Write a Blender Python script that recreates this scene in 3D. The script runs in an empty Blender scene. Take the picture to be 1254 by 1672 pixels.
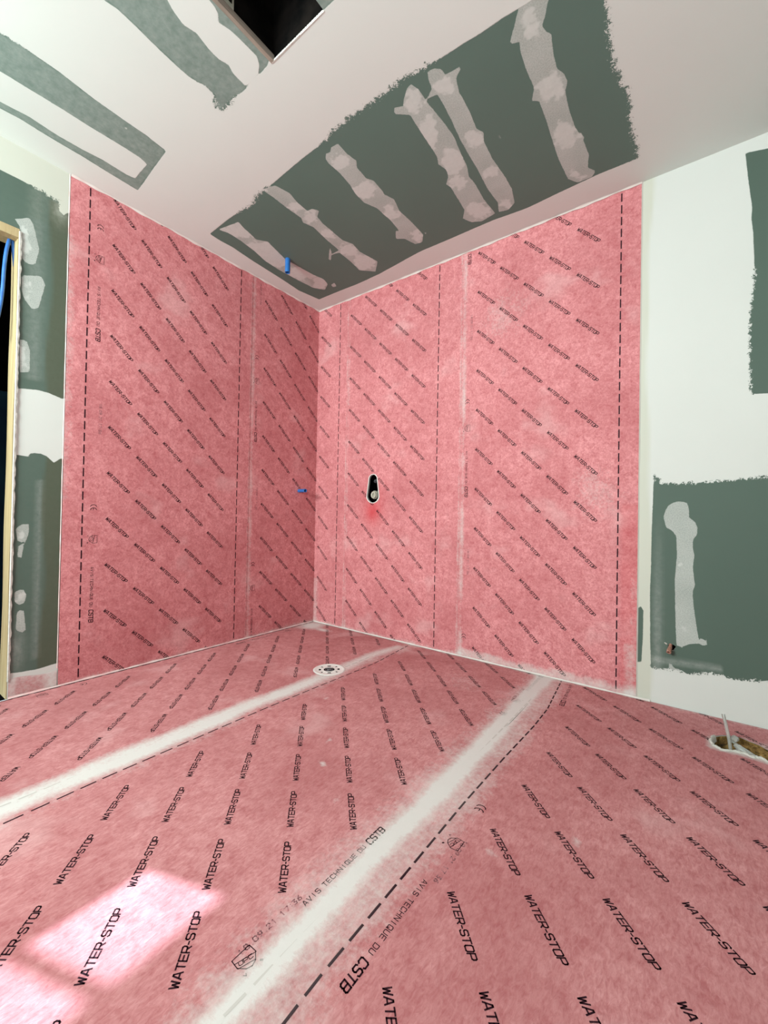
import bpy, bmesh, math
import numpy as np
from mathutils import Vector, Matrix, geometry
R = math.radians
sc = bpy.context.scene
col = sc.collection

# ------------------------------------------------------------------ camera
# room corner (pink walls) is the origin: left wall x=0, right wall y=0, floor z=0, ceiling z=2.5
H = 2.5
FPX = 685.4
YAW, PITCH, ROLL = -0.649209, 0.0107253, 0.0180402
CAM = np.array([2.48022, -2.35508, 0.851731])
_f = np.array([math.cos(PITCH)*math.sin(YAW), math.cos(PITCH)*math.cos(YAW), math.sin(PITCH)])
_r0 = np.array([math.cos(YAW), -math.sin(YAW), 0.0]); _u0 = np.cross(_r0, _f)
_r = math.cos(ROLL)*_r0 + math.sin(ROLL)*_u0
_u = -math.sin(ROLL)*_r0 + math.cos(ROLL)*_u0
cd = bpy.data.cameras.new('camera'); cam = bpy.data.objects.new('camera', cd); col.objects.link(cam)
cam.matrix_world = Matrix(((_r[0], _u[0], -_f[0], CAM[0]), (_r[1], _u[1], -_f[1], CAM[1]), (_r[2], _u[2], -_f[2], CAM[2]), (0, 0, 0, 1)))
cd.sensor_fit = 'VERTICAL'; cd.sensor_height = 36; cd.lens = 36*FPX/1672; cd.clip_start = 0.02
sc.camera = cam

# ------------------------------------------------------------------ light
sc.view_settings.view_transform = 'Standard'; sc.view_settings.look = 'None'
sc.view_settings.gamma = 1; sc.view_settings.use_curve_mapping = False
sc.view_settings.exposure = 0.29
w = bpy.data.worlds.new('sky'); sc.world = w; w.use_nodes = True
w.node_tree.nodes['Background'].inputs[0].default_value = (0.72, 0.86, 1.0, 1)
w.node_tree.nodes['Background'].inputs[1].default_value = 1.0

def area(name, loc, to, sx, sy, power, color):
    l = bpy.data.lights.new(name, 'AREA'); l.shape = 'RECTANGLE'; l.size = sx; l.size_y = sy; l.energy = power; l.color = color
    o = bpy.data.objects.new(name, l); col.objects.link(o); o.location = loc
    o.rotation_euler = (Vector(to)-Vector(loc)).to_track_quat('-Z', 'Y').to_euler(); return o
# daylight through the window of the back wall (behind the camera) and through the small window of the left wall
area('window_daylight', (0.80, -3.95, 1.85), (0.90, 0, 1.95), 1.2, 0.8, 118, (0.90, 1.0, 0.965))
sl = bpy.data.lights.new('sun', 'SUN'); sl.energy = 10.5; sl.angle = R(0.8); sl.color = (0.68, 0.84, 1.0)
so = bpy.data.objects.new('sun', sl); col.objects.link(so)
_az = Vector((0.94, 0.34, 0)).normalized(); _el = R(48)
so.rotation_euler = (_az*math.cos(_el) + Vector((0, 0, -math.sin(_el)))).to_track_quat('-Z', 'Y').to_euler()
# cool site lamp hanging near the ceiling behind the camera, at the left
bl = bpy.data.lights.new('site_lamp', 'POINT'); bl.energy = 8.0; bl.shadow_soft_size = 0.15; bl.color = (0.50, 1.0, 0.80)
bo = bpy.data.objects.new('site_lamp', bl); col.objects.link(bo); bo.location = (0.45, -2.9, 1.75)
area('ceiling_fill', (2.7, -2.8, 1.2), (2.4, -1.9, 2.5), 0.3, 0.3, 18.0, (0.95, 1.0, 0.97))  # unseen fill light, added to brighten the right of the ceiling

# ------------------------------------------------------------------ helpers
def P(px, py, plane):
    """point of a real plane of the room seen at a photo pixel: L left wall, R right wall, F floor, C ceiling; 2-D wall coordinates"""
    d = _f + _r*(px-627)/FPX - _u*(py-836)/FPX
    ax, v = {'L': (0, 0), 'R': (1, 0), 'F': (2, 0), 'C': (2, H)}[plane]
    q = CAM + d*((v-CAM[ax])/d[ax])
    return {'L': (q[1], q[2]), 'R': (q[0], q[2]), 'F': (q[0], q[1]), 'C': (q[0], q[1])}[plane]
def PP(pts, plane, crop=None):
    if crop: pts = [(crop[0]+a/crop[2], crop[1]+b/crop[2]) for a, b in pts]
    return [P(a, b, plane) for a, b in pts]

def sdf(Q, poly):
    """signed distance (positive inside) of points Q (N,2) to a polygon"""
    A = np.array(poly, float); B = np.roll(A, -1, 0)
    best = np.full(len(Q), 1e9); ins = np.zeros(len(Q), bool)
    for a, b in zip(A, B):
        ab = b-a; L = (ab@ab) or 1e-12
        t = np.clip(((Q-a)@ab)/L, 0, 1)
        d = np.hypot(*(Q-a-t[:, None]*ab).T); best = np.minimum(best, d)
        c = ((a[1] > Q[:, 1]) != (b[1] > Q[:, 1]))
        if a[1] != b[1]:
            ins ^= c & (Q[:, 0] < (b[0]-a[0])*(Q[:, 1]-a[1])/(b[1]-a[1])+a[0])
    return np.where(ins, best, -best)
def dline(Q, line):
    A = np.array(line, float); best = np.full(len(Q), 1e9)
    for a, b in zip(A[:-1], A[1:]):
        ab = b-a; L = (ab@ab) or 1e-12; t = np.clip(((Q-a)@ab)/L, 0, 1)
        best = np.minimum(best, np.hypot(*(Q-a-t[:, None]*ab).T))
    return best

def lines(lo, hi, step, extra=(), far=None):
    v = list(np.linspace(lo, hi, max(2, int(round((hi-lo)/step))+1)))
    for e in extra:
        v = [q for q in v if abs(q-e) > step*0.35] + [e]
    if far is not None: v += list(np.linspace(min(far), max(far), 6))
    return sorted(set(round(float(q), 6) for q in v))

def grid2d(us, vs, holes=()):
    """flat grid; each hole is an outline (list of (u,v)) really cut out of it"""
    us = list(us); vs = list(vs); nu, nv = len(us), len(vs)
    V = [(u, v) for v in vs for u in us]; F = []
    skip = np.zeros((nv-1, nu-1), bool); patches = []
    for h in holes:
        h = np.array(h); i0 = max(0, np.searchsorted(us, h[:, 0].min())-2); i1 = min(nu-1, np.searchsorted(us, h[:, 0].max())+1)
        j0 = max(0, np.searchsorted(vs, h[:, 1].min())-2); j1 = min(nv-1, np.searchsorted(vs, h[:, 1].max())+1)
        skip[j0:j1, i0:i1] = True; patches.append((h, i0, i1, j0, j1))
    for j in range(nv-1):
        for i in range(nu-1):
            if not skip[j, i]: a = j*nu+i; F.append((a, a+1, a+nu+1, a+nu))
    loops = []
    for h, i0, i1, j0, j1 in patches:
        ids = [j0*nu+i for i in range(i0, i1+1)] + [j*nu+i1 for j in range(j0+1, j1+1)] + [j1*nu+i for i in range(i1-1, i0-1, -1)] + [j*nu+i0 for j in range(j1-1, j0, -1)]
        pts = [Vector(V[k]) for k in ids] + [Vector(q) for q in h]
        n = len(ids); m = len(h)
        ed = [(k, (k+1) % n) for k in range(n)] + [(n+k, n+(k+1) % m) for k in range(m)]
        vo, eo, fo, ov, oe, of = geometry.delaunay_2d_cdt(pts, ed, [], 0, 1e-7)
        base = len(V); mp = {}
        for k, q in enumerate(vo):
            o = [x for x in ov[k] if x < n]
            if o: mp[k] = ids[o[0]]
            else: mp[k] = len(V); V.append((q[0], q[1]))
        for f in fo:
            c = np.mean([vo[k][:] for k in f], 0)[None]
            if sdf(c, h)[0] < 0: F.append(tuple(mp[k] for k in f))
        inv = {x: mp[k] for k in range(len(vo)) for x in ov[k]}
        loops.append([inv[n+k] for k in range(m)])
    return V, F, loops

def mkmesh(name, V, F, mats, parent=None, midx=None, attrs=None, smooth=False):
    me = bpy.data.meshes.new(name); me.from_pydata([tuple(map(float, v)) for v in V], [], F)
    for m in mats: me.materials.append(m)
    if midx is not None: me.polygons.foreach_set('material_index', midx)
    if attrs:
        for k, a in attrs.items():
            at = me.attributes.new(k, 'FLOAT', 'POINT'); at.data.foreach_set('value', np.asarray(a, np.float32))
    if smooth: me.polygons.foreach_set('use_smooth', [True]*len(me.polygons))
    me.update()
    o = bpy.data.objects.new(name, me); col.objects.link(o)
    if parent: o.parent = parent
    return o
def bmobj(name, bm, mat, parent=None, smooth=True):
    me = bpy.data.meshes.new(name); bm.normal_update(); bm.to_mesh(me); bm.free()
    for m in (mat if isinstance(mat, (list, tuple)) else [mat]): me.materials.append(m)
    if smooth:
        me.polygons.foreach_set('use_smooth', [True]*len(me.polygons))
        me.set_sharp_from_angle(angle=R(40))
    o = bpy.data.objects.new(name, me); col.objects.link(o)
    if parent: o.parent = parent
    return o
def box(bm, x0, x1, y0, y1, z0, z1, bev=0.0):
    r = bmesh.ops.create_cube(bm, size=1)
    for v in r['verts']:
        v.co = Vector(((x0+x1)/2+v.co.x*(x1-x0), (y0+y1)/2+v.co.y*(y1-y0), (z0+z1)/2+v.co.z*(z1-z0)))
    if bev:
        es = list({e for v in r['verts'] for e in v.link_edges})
        bmesh.ops.bevel(bm, geom=es, offset=bev, segments=2, affect='EDGES', profile=0.5)
def tube(bm, pts, rad, n=16, rin=None, cap=True):
    """swept tube through points, optional bore (rin) so the open end reads as hollow"""
    pts = [Vector(p) for p in pts]; rs = rad if isinstance(rad, (list, tuple)) else [rad]*len(pts)
    rings = []; t0 = (pts[1]-pts[0]).normalized(); up = t0.orthogonal().normalized()
    for k, p in enumerate(pts):
        t = ((pts[min(k+1, len(pts)-1)]-pts[max(k-1, 0)])).normalized()
        up = (up - t*up.dot(t)).normalized(); s = t.cross(up)
        rings.append([bm.verts.new(p+(up*math.cos(2*math.pi*i/n)+s*math.sin(2*math.pi*i/n))*rs[k]) for i in range(n)])
    for a, b in zip(rings[:-1], rings[1:]):
        for i in range(n): bm.faces.new((a[i], a[(i+1) % n], b[(i+1) % n], b[i]))
    if rin:
        p = pts[-1]; t = (pts[-1]-pts[-2]).normalized(); s = t.cross(up); L = (pts[-1]-pts[0]).length*0.9
        inner = [[bm.verts.new(p-t*d+(up*math.cos(2*math.pi*i/n)+s*math.sin(2*math.pi*i/n))*rin) for i in range(n)] for d in (0, min(L, rin*8))]
        for i in range(n):
            bm.faces.new((rings[-1][i], rings[-1][(i+1) % n], inner[0][(i+1) % n], inner[0][i]))
            bm.faces.new((inner[0][i], inner[0][(i+1) % n], inner[1][(i+1) % n], inner[1][i]))
        bm.faces.new(inner[1]); 
        if cap: bm.faces.new(list(reversed(rings[0])))
    elif cap:
        bm.faces.new(list(reversed(rings[0]))); bm.faces.new(rings[-1])
def curve_pts(ctrl, n=10):
    c = [Vector(p) for p in ctrl]; c = [2*c[0]-c[1]] + c + [2*c[-1]-c[-2]]; out = []
    for i in range(1, len(c)-2):
        for k in range(n):
            t = k/n; a, b, d, e = c[i-1], c[i], c[i+1], c[i+2]
            out.append(0.5*((2*b)+(d-a)*t+(2*a-5*b+4*d-e)*t*t+(-a+3*b-3*d+e)*t**3))
    return out+[c[-2]]
def tag(o, label=None, cat=None, group=None, kind=None):
    if label: o['label'] = label
    if cat: o['category'] = cat
    if group: o['group'] = group
    if kind: o['kind'] = kind
    return o
def empty(name, loc, label, cat, group=None):
    o = bpy.data.objects.new(name, None); col.objects.link(o); o.location = loc; o.empty_display_size = 0.05
    return tag(o, label, cat, group)
def under(parent, *obs):
    """parts are modelled in room coordinates; move their origin frame under the thing's Empty"""
    for o in obs:
        o.data.transform(Matrix.Translation(-Vector(parent.location))); o.parent = parent

# ------------------------------------------------------------------ materials
class NT:
    def __init__(s, name, rough=0.8, spec=0.3):
        s.m = bpy.data.materials.new(name); s.m.use_nodes = True; s.t = s.m.node_tree; s.n = s.t.nodes
        s.b = s.n['Principled BSDF']; s.b.inputs['Roughness'].default_value = rough; s.b.inputs['Specular IOR Level'].default_value = spec
        s.co = s.n.new('ShaderNodeTexCoord').outputs['Object']
    def lk(s, v, i):
        if hasattr(v, 'links') or isinstance(v, bpy.types.NodeSocket): s.t.links.new(v, i)
        else: i.default_value = v
    def math(s, op, a, b=0.0, c=None, clamp=False):
        n = s.n.new('ShaderNodeMath'); n.operation = op; n.use_clamp = clamp
        s.lk(a, n.inputs[0]); s.lk(b, n.inputs[1])
        if c is not None: s.lk(c, n.inputs[2])
        return n.outputs[0]
    def add(s, a, b): return s.math('ADD', a, b)
    def mul(s, a, b): return s.math('MULTIPLY', a, b)
    def mx(s, a, b): return s.math('MAXIMUM', a, b)
    def noise(s, scale, detail=3, rough=0.55, stretch=None, rot=None, dist=0.0):
        co = s.co
        if stretch or rot:
            mp = s.n.new('ShaderNodeMapping'); s.t.links.new(co, mp.inputs['Vector'])
            if stretch: mp.inputs['Scale'].default_value = stretch
            if rot: mp.inputs['Rotation'].default_value = rot
            co = mp.outputs[0]
        n = s.n.new('ShaderNodeTexNoise'); s.t.links.new(co, n.inputs['Vector'])
        n.inputs['Scale'].default_value = scale; n.inputs['Detail'].default_value = detail; n.inputs['Roughness'].default_value = rough; n.inputs['Distortion'].default_value = dist
        return n.outputs[0]
    def rng(s, v, a, b, c=0.0, d=1.0, smooth=False):
        n = s.n.new('ShaderNodeMapRange'); n.interpolation_type = 'SMOOTHSTEP' if smooth else 'LINEAR'
        s.lk(v, n.inputs[0])
        for k, x in zip((1, 2, 3, 4), (a, b, c, d)): n.inputs[k].default_value = x
        return n.outputs[0]
    def mix(s, f, a, b):
        n = s.n.new('ShaderNodeMix'); n.data_type = 'RGBA'
        s.lk(f, n.inputs[0])
        for v, i in ((a, n.inputs[6]), (b, n.inputs[7])):
            if isinstance(v, tuple): i.default_value = (*v, 1)
            else: s.t.links.new(v, i)
        return n.outputs[2]
    def attr(s, name):
        n = s.n.new('ShaderNodeAttribute'); n.attribute_name = name; return n.outputs['Fac']
    def color(s, v):
        if isinstance(v, tuple): s.b.inputs['Base Color'].default_value = (*v, 1)
        else: s.t.links.new(v, s.b.inputs['Base Color'])
        return s
    def bump(s, h, strength=0.3, dist=0.001):
        n = s.n.new('ShaderNodeBump'); n.inputs['Strength'].default_value = strength; n.inputs['Distance'].default_value = dist
        s.t.links.new(h, n.inputs['Height']); s.t.links.new(n.outputs[0], s.b.inputs['Normal']); return s

WHITE = (0.605, 0.625, 0.600)
def drywall(name, green=(0.080, 0.120, 0.098), white=WHITE):
    """moisture resistant green board with joint compound: cover = thick compound, skim / blob = thin passes, rag = brushed edge, tint = paper tape"""
    t = NT(name, 0.75, 0.25)
    n1 = t.noise(45, 4, 0.65); n2 = t.noise(95, 4, 0.75, dist=1.2); n3 = t.noise(6, 3); nf = t.noise(210, 3, 0.75); ns = t.noise(1.6, 3)
    rag = t.attr('rag')
    amp = t.math('MULTIPLY_ADD', rag, 0.16, 0.006)
    edge = t.add(t.mul(t.math('SUBTRACT', t.add(t.mul(n1, 0.45), t.mul(n2, 0.55)), 0.5), amp), t.mul(t.math('SUBTRACT', n3, 0.5), 0.006))
    c = t.rng(t.add(t.attr('cover'), edge), -0.0014, 0.0018, smooth=True)
    e2 = t.mul(t.math('SUBTRACT', n1, 0.5), 0.006)
    k = t.rng(t.add(t.attr('skim'), e2), -0.0008, 0.0016, smooth=True)
    b = t.rng(t.add(t.attr('blob'), t.add(t.mul(t.math('SUBTRACT', n3, 0.5), 0.07), t.mul(t.math('SUBTRACT', t.noise(24, 4, 0.6), 0.5), 0.09))), -0.022, 0.014, smooth=True)
    sk = t.mul(k, t.math('ADD', t.rng(nf, 0.35, 0.65, 0.40, 0.66), t.rng(n3, 0.3, 0.7, -0.05, 0.10)))
    bb = t.mul(t.mul(k, b), t.rng(n1, 0.3, 0.7, 0.76, 0.86))
    haze = t.mul(t.attr('haze'), t.rng(n1, 0.3, 0.7, 0.35, 0.9))
    f = t.math('MAXIMUM', t.mx(t.mul(c, t.rng(ns, 0.3, 0.7, 0.955, 1.0)), haze), t.mx(sk, bb))
    g = t.mix(t.rng(ns, 0.3, 0.7), green, tuple(x*0.93 for x in green))
    g = t.mix(t.mul(t.attr('olive'), 0.75), g, (0.072, 0.082, 0.050))
    wcol = t.mix(t.attr('tint'), white, (0.50, 0.51, 0.41))
    t.color(t.mix(f, g, wcol))
    t.bump(t.add(t.mul(t.mx(c, t.mul(k, 0.4)), 1.0), t.add(t.mul(n3, 0.5), t.mul(nf, 0.04))), 0.35, 0.0012)
    t.t.links.new(t.rng(f, 0, 1, 0.62, 0.85), t.b.inputs['Roughness'])
    return t.m
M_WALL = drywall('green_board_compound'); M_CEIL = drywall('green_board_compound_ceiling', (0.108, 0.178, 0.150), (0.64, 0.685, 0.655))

def membrane(name, a, b, stretch, rot=None, bumpk=0.5):
    t = NT(name, 0.78, 0.22)
    fib = t.noise(85, 5, 0.75, stretch=stretch, rot=rot, dist=0.8); mid = t.noise(22, 4, 0.7, dist=0.4); big = t.noise(2.6, 4, 0.6); cl = t.noise(3.1, 3, 0.55, stretch=(1, 1, 1.3))
    v = t.add(t.mul(fib, 0.62), t.mul(mid, 0.38))
    c = t.mix(t.rng(v, 0.39, 0.62), b, a)
    c = t.mix(t.mul(t.rng(big, 0.42, 0.68), 0.42), c, tuple(x*0.78 if i == 0 else x*0.62 for i, x in enumerate(b)))
    c = t.mix(t.mul(t.rng(cl, 0.56, 0.72, smooth=True), 0.30), c, (0.72, 0.48, 0.48))      # plaster dust
    c = t.mix(t.mul(t.attr('stain'), 0.8), c, (0.52, 0.045, 0.055))
    nz = t.noise(9, 5, 0.68, dist=0.5); nz2 = t.noise(70, 3, 0.7)
    sm = t.add(t.attr('smear'), t.mul(t.math('SUBTRACT', t.add(t.mul(nz, 0.5), t.mul(nz2, 0.5)), 0.5), t.rng(t.attr('smear'), 0.0, 0.12, 0.0, 1.35)))
    al = t.rng(sm, 0.10, 0.86, 0.0, 0.93)
    c = t.mix(al, c, (0.62, 0.605, 0.585))
    t.color(c); t.bump(t.add(t.mul(v, t.rng(al, 0, 1, 1, 0.25)), t.mul(al, 1.2)), bumpk, 0.0030)
    return t.m
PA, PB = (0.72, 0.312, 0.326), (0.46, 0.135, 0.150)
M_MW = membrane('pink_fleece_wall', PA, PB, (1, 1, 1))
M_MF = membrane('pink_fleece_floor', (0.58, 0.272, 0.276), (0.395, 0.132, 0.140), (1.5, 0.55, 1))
t = NT('black_print', 0.7, 0.2)
t.color(t.mix(t.mul(t.rng(t.attr('smear'), 0.3, 0.9), 0.85), t.mix(t.rng(t.noise(300, 2), 0.58, 0.8), (0.018, 0.003, 0.008), (0.10, 0.022, 0.03)), (0.60, 0.56, 0.53))); M_INK = t.m
t = NT('faint_print', 0.7, 0.2)
t.color(t.mix(t.rng(t.noise(150, 3), 0.35, 0.65), (0.23, 0.10, 0.115), (0.42, 0.18, 0.195))); M_FAINT = t.m
t = NT('joint_compound', 0.8, 0.25); t.color(t.mix(t.rng(t.noise(12, 4), 0.35, 0.7), (0.60, 0.54, 0.51), (0.66, 0.63, 0.60))).bump(t.noise(90, 4), 0.4, 0.001); M_BEAD = t.m
t = NT('pink_bead', 0.6, 0.35); t.color(t.mix(t.rng(t.noise(16, 4), 0.38, 0.62), (0.62, 0.36, 0.36), (0.66, 0.54, 0.52))).bump(t.noise(90, 4), 0.4, 0.001); M_PBEAD = t.m
t = NT('timber', 0.7, 0.3); wv = t.noise(14, 5, 0.6, stretch=(6, 6, 0.35)); t.color(t.mix(t.rng(wv, 0.3, 0.7), (0.34, 0.25, 0.125), (0.48, 0.38, 0.22))).bump(wv, 0.3, 0.001); M_WOOD = t.m
t = NT('grey_timber', 0.8, 0.2); wv = t.noise(14, 5, 0.6, stretch=(6, 0.5, 6)); t.color(t.mix(t.rng(wv, 0.3, 0.7), (0.20, 0.17, 0.14), (0.34, 0.29, 0.24))); M_GWOOD = t.m
t = NT('plaster_core', 0.9, 0.1); t.color(t.mix(t.rng(t.noise(60, 4), 0.35, 0.65), (0.48, 0.47, 0.43), (0.62, 0.60, 0.56))).bump(t.noise(140, 4), 0.8, 0.002); M_CORE = t.m
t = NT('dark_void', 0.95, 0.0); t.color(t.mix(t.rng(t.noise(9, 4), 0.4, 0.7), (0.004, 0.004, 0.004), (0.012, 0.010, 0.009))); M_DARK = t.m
t = NT('dim_blue', 0.35, 0.4); t.color(t.mix(t.rng(t.noise(3, 3), 0.4, 0.7), (0.004, 0.014, 0.030), (0.010, 0.040, 0.060))); M_NAVY = t.m
t = NT('blue_plastic', 0.35, 0.5); t.color(t.mix(t.rng(t.noise(30, 2), 0.3, 0.7), (0.018, 0.12, 0.40), (0.03, 0.16, 0.46))); M_BLUE = t.m
t = NT('blue_conduit', 0.35, 0.5); t.color(t.mix(t.rng(t.noise(30, 2), 0.3, 0.7), (0.025, 0.12, 0.42), (0.045, 0.17, 0.52))); M_CBL = t.m
t = NT('white_plastic', 0.4, 0.4); t.color(t.mix(t.rng(t.noise(20, 2), 0.3, 0.7), (0.66, 0.65, 0.62), (0.72, 0.71, 0.69))); M_WPL = t.m
t = NT('grey_plastic', 0.3, 0.5); t.color(t.mix(t.rng(t.noise(40, 2), 0.3, 0.7), (0.34, 0.34, 0.27), (0.46, 0.45, 0.38))); M_GPL = t.m
t = NT('copper', 0.45, 0.5); t.color(t.mix(t.rng(t.noise(60, 3), 0.35, 0.65), (0.36, 0.15, 0.10), (0.60, 0.36, 0.30))); t.b.inputs['Metallic'].default_value = 0.35; M_COP = t.m
t = NT('foam_brown', 0.9, 0.15); fn = t.noise(45, 4, 0.7); t.color(t.mix(t.rng(fn, 0.35, 0.65), (0.07, 0.040, 0.012), (0.30, 0.18, 0.06))).bump(fn, 0.9, 0.004); M_FOAM = t.m
t = NT('clear_plastic', 0.18, 0.5); t.color((0.72, 0.73, 0.70)); t.b.inputs['Transmission Weight'].default_value = 0.7; M_CLEAR = t.m
t = NT('dull_metal', 0.4, 0.5); t.color((0.12, 0.12, 0.13)); t.b.inputs['Metallic'].default_value = 0.4; M_MET = t.m

# ------------------------------------------------------------------ setting
XE, YE = 3.9, -4.0
HX0, HX1, HY0, HY1 = 1.215, 1.482, -2.02, -1.412          # hatch in the ceiling
# --- ceiling
c1 = (0, 0, 4.18); c2 = (240, 0, 3.919); c3 = (320, 330, 4.18); c4 = (500, 90, 3.483); c5 = (800, 0, 4.4786)
G1 = PP([(-70, 15), (0, 54), (31, 72), (96, 117), (155.5, 163), (206, 198.6), (239, 221), (271, 246.5), (225, 310.5), (182, 285), (134, 255), (81, 224), (36, 196), (0, 177), (-70, 142)], 'C')
G1W = PP([(-70, 78), (0, 116), (72, 160), (143.5, 204.5), (208, 244), (229, 258), (238, 266), (240, 269), (221, 292), (206, 285), (167.5, 261), (134, 244), (96, 222.5), (48, 191), (0, 166), (-70, 128)], 'C')
G2 = PP([(130, -40), (170, 0), (191, 14), (227, 48), (263, 84), (299, 117), (311.5, 127.6), (334, 140), (350, 154), (354, 176), (362.5, 180), (380, 162), (402, 144), (422.5, 122.5), (436, 108), (440, 96), (480, 60), (560, -12), (590, -60), (300, -60)], 'C')
G2W = PP([(245, -40), (273, 0), (283, 18), (300, 41), (321.6, 55), (339.5, 79), (357, 97), (372.7, 106), (380, 120), (401, 141.6), (408, 136), (422, 121), (424, 106), (420, 92), (398, 70), (378, 51), (353.5, 34.4), (358, 25.5), (350, 10), (342, 0), (310, -40)], 'C')
G2B = PP([(505, -60), (505, 10), (531, 14), (560, -22), (600, -60)], 'C')
G3 = PP([(343, 382), (375, 356), (389, 347), (411, 333.6), (420, 318), (447, 298.6), (490, 262), (533, 228), (542, 212), (575, 190), (600, 172), (650, 136), (695.5, 107), (725, 92), (755, 72), (785, 54), (820, 30), (855, 9.6), (874, -3), (905, -30), (988, -30), (990, 0), (994, 45), (999, 85), (1004, 112), (1012, 122), (1014, 142), (1026, 145), (1029, 165), (1028, 179), (1032, 212), (1039, 240), (1044.5, 258), (1023, 266), (979, 283.6), (912, 315), (860, 340), (804, 360), (744, 386), (684, 411.6), (620, 447), (583, 464), (547, 478), (528, 486), (521, 489), (487.5, 474), (459, 455), (416, 428), (380, 404), (358, 392)], 'C')
SK = [G1W, G2W,
 PP([(150, 187), (290, 135), (330, 180), (370, 215), (410, 255), (490, 270), (550, 330), (605, 385), (700, 440), (800, 495), (870, 525), (900, 560), (880, 600), (800, 585), (700, 535), (570, 465), (470, 400), (400, 335), (300, 260), (220, 210)], 'C', c3),
 PP([(448, -88), (540, -115), (640, -60), (690, 0), (760, 60), (790, 45), (840, 58), (828, 100), (860, 140), (1000, 260), (1070, 285), (1120, 340), (1240, 405), (1225, 475), (1115, 465), (1060, 410), (980, 345), (910, 365), (975, 328), (900, 265), (800, 170), (730, 140), (720, 110), (620, 40), (530, -30)], 'C', c3),
 PP([(110, 590), (112, 560), (135, 553), (140, 525), (180, 503), (230, 560), (285, 600), (290, 640), (340, 700), (385, 715), (440, 780), (440, 790), (500, 820), (530, 885), (600, 950), (665, 1020), (660, 1065), (620, 1075), (560, 1045), (510, 1045), (508, 1000), (530, 1000), (480, 940), (400, 870), (330, 840), (280, 790), (250, 740), (190, 670), (130, 620)], 'C', c4),
 PP([(555, 250), (575, 185), (597, 165), (640, 195), (690, 270), (780, 380), (840, 460), (880, 560), (915, 630), (925, 690), (960, 730), (1010, 820), (1075, 900), (1000, 945), (940, 950), (890, 930), (900, 880), (870, 830), (820, 750), (795, 735), (808, 690), (795, 650), (750, 620), (745, 580), (660, 450), (590, 340), (500, 335), (500, 300), (550, 290)], 'C', c4),
 PP([(690, 90), (730, 75), (770, 80), (790, 112), (890, 55), (852, 130), (870, 210), (930, 320), (970, 420), (1010, 440), (1010, 490), (1060, 590), (1130, 690), (1170, 760), (1185, 840), (1150, 880), (1095, 893), (1090, 840), (1030, 760), (980, 660), (920, 560), (870, 470), (830, 380), (780, 280), (745, 225), (685, 250), (715, 190), (695, 140)], 'C', c4),
 PP([(215, 30), (260, -30), (300, -90), (450, -90), (425, 20), (400, 130), (380, 190), (405, 225), (450, 250), (465, 400), (490, 500), (540, 535), (568, 590), (550, 670), (580, 800), (620, 920), (680, 1020), (725, 1130), (715, 1225), (775, 1250), (745, 1295), (640, 1335), (570, 1310), (500, 1160), (460, 1040), (410, 880), (360, 740), (305, 740), (322, 640), (260, 500), (220, 370), (215, 305), (142, 325), (180, 180)], 'C', c5)]
# small flicks of compound
SK += [PP(q, 'C', cc) for q, cc in (([(905, 390), (912, 300), (925, 340), (922, 400)], c3), ([(920, 565), (945, 550), (960, 575), (935, 580)], c3), ([(1080, 450), (1095, 452), (1110, 475), (1100, 485)], c4), ([(1128, 503), (1138, 500), (1142, 512), (1132, 514)], c4), ([(670, 1005), (685, 1008), (680, 1018)], c4), ([(660, 965), (690, 990), (695, 1030), (675, 1020)], c5), ([(840, 870), (865, 866), (872, 885), (850, 880)], c1))]
def blobs(lst, cc):
    out = []
    for (x, y, rx, ry) in lst: out.append(PP([(x+rx*math.cos(a), y+ry*math.sin(a)) for a in np.linspace(0, 6.28, 15)[:-1]], 'C', cc))
    return out
BL = [G1W, G2W] + blobs([(300, 190, 150, 60), (480, 340, 190, 75), (740, 480, 120, 50), (840, 560, 60, 50), (560, 400, 90, 55), (785, 95, 60, 45), (700, 30, 90, 40), (1040, 320, 70, 45), (1150, 410, 80, 60), (900, 220, 60, 30)], c3) + \
     blobs([(190, 600, 50, 40), (330, 770, 70, 60), (480, 900, 60, 50), (630, 1030, 45, 40), (30, 920, 50, 40), (615, 260, 62, 75), (700, 450, 60, 120), (830, 600, 70, 80), (870, 720, 60, 40), (980, 880, 70, 50), (780, 170, 55, 55), (945, 475, 70, 50), (1045, 660, 50, 35), (1140, 850, 45, 35)], c4) + \
     blobs([(290, 180, 75, 120), (450, 630, 115, 105), (550, 970, 100, 110), (630, 1290, 65, 45)], c5)
RAG = [PP([(398, 345), (420, 318), (430, 310)], 'C'), PP([(533, 228), (545, 210), (600, 172), (660, 130), (690, 108)], 'C'), PP([(1012, 118), (1030, 150), (1030, 200), (1038, 245)], 'C'), PP([(346, 160), (362, 178), (374, 168)], 'C'), PP([(995, 20), (1000, 90), (1010, 130)], 'C')]
RAGS = PP([(0, 60), (20, 70)], 'C')
xs = lines(0, 2.6, 0.0105, (HX0, HX1), (2.75, XE)); ys = lines(-2.45, 0, 0.0105, (HY0, HY1), (YE, -2.6))
V, F, _ = grid2d(xs, ys)
Q = np.array(V)
F = [f for f in F if not (HX0-1e-4 < np.mean([V[k][0] for k in f]) < HX1+1e-4 and HY0-1e-4 < np.mean([V[k][1] for k in f]) < HY1+1e-4)]
green = np.maximum.reduce([sdf(Q, g) for g in (G1, G2, G2B, G3)])
green = np.minimum(green, -np.maximum(sdf(Q, G1W), sdf(Q, G2W)))      # filled strips inside the green boards
skim = np.maximum.reduce([sdf(Q, g) for g in SK]); blob = np.maximum.reduce([sdf(Q, g) for g in BL])
rag = np.clip(np.maximum.reduce([np.exp(-(dline(Q, l)/0.045)**2) for l in RAG]), 0, 1)
rag = np.maximum(rag, 0.35*np.exp(-(dline(Q, RAGS)/0.04)**2))
z0 = np.zeros(len(Q))
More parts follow.
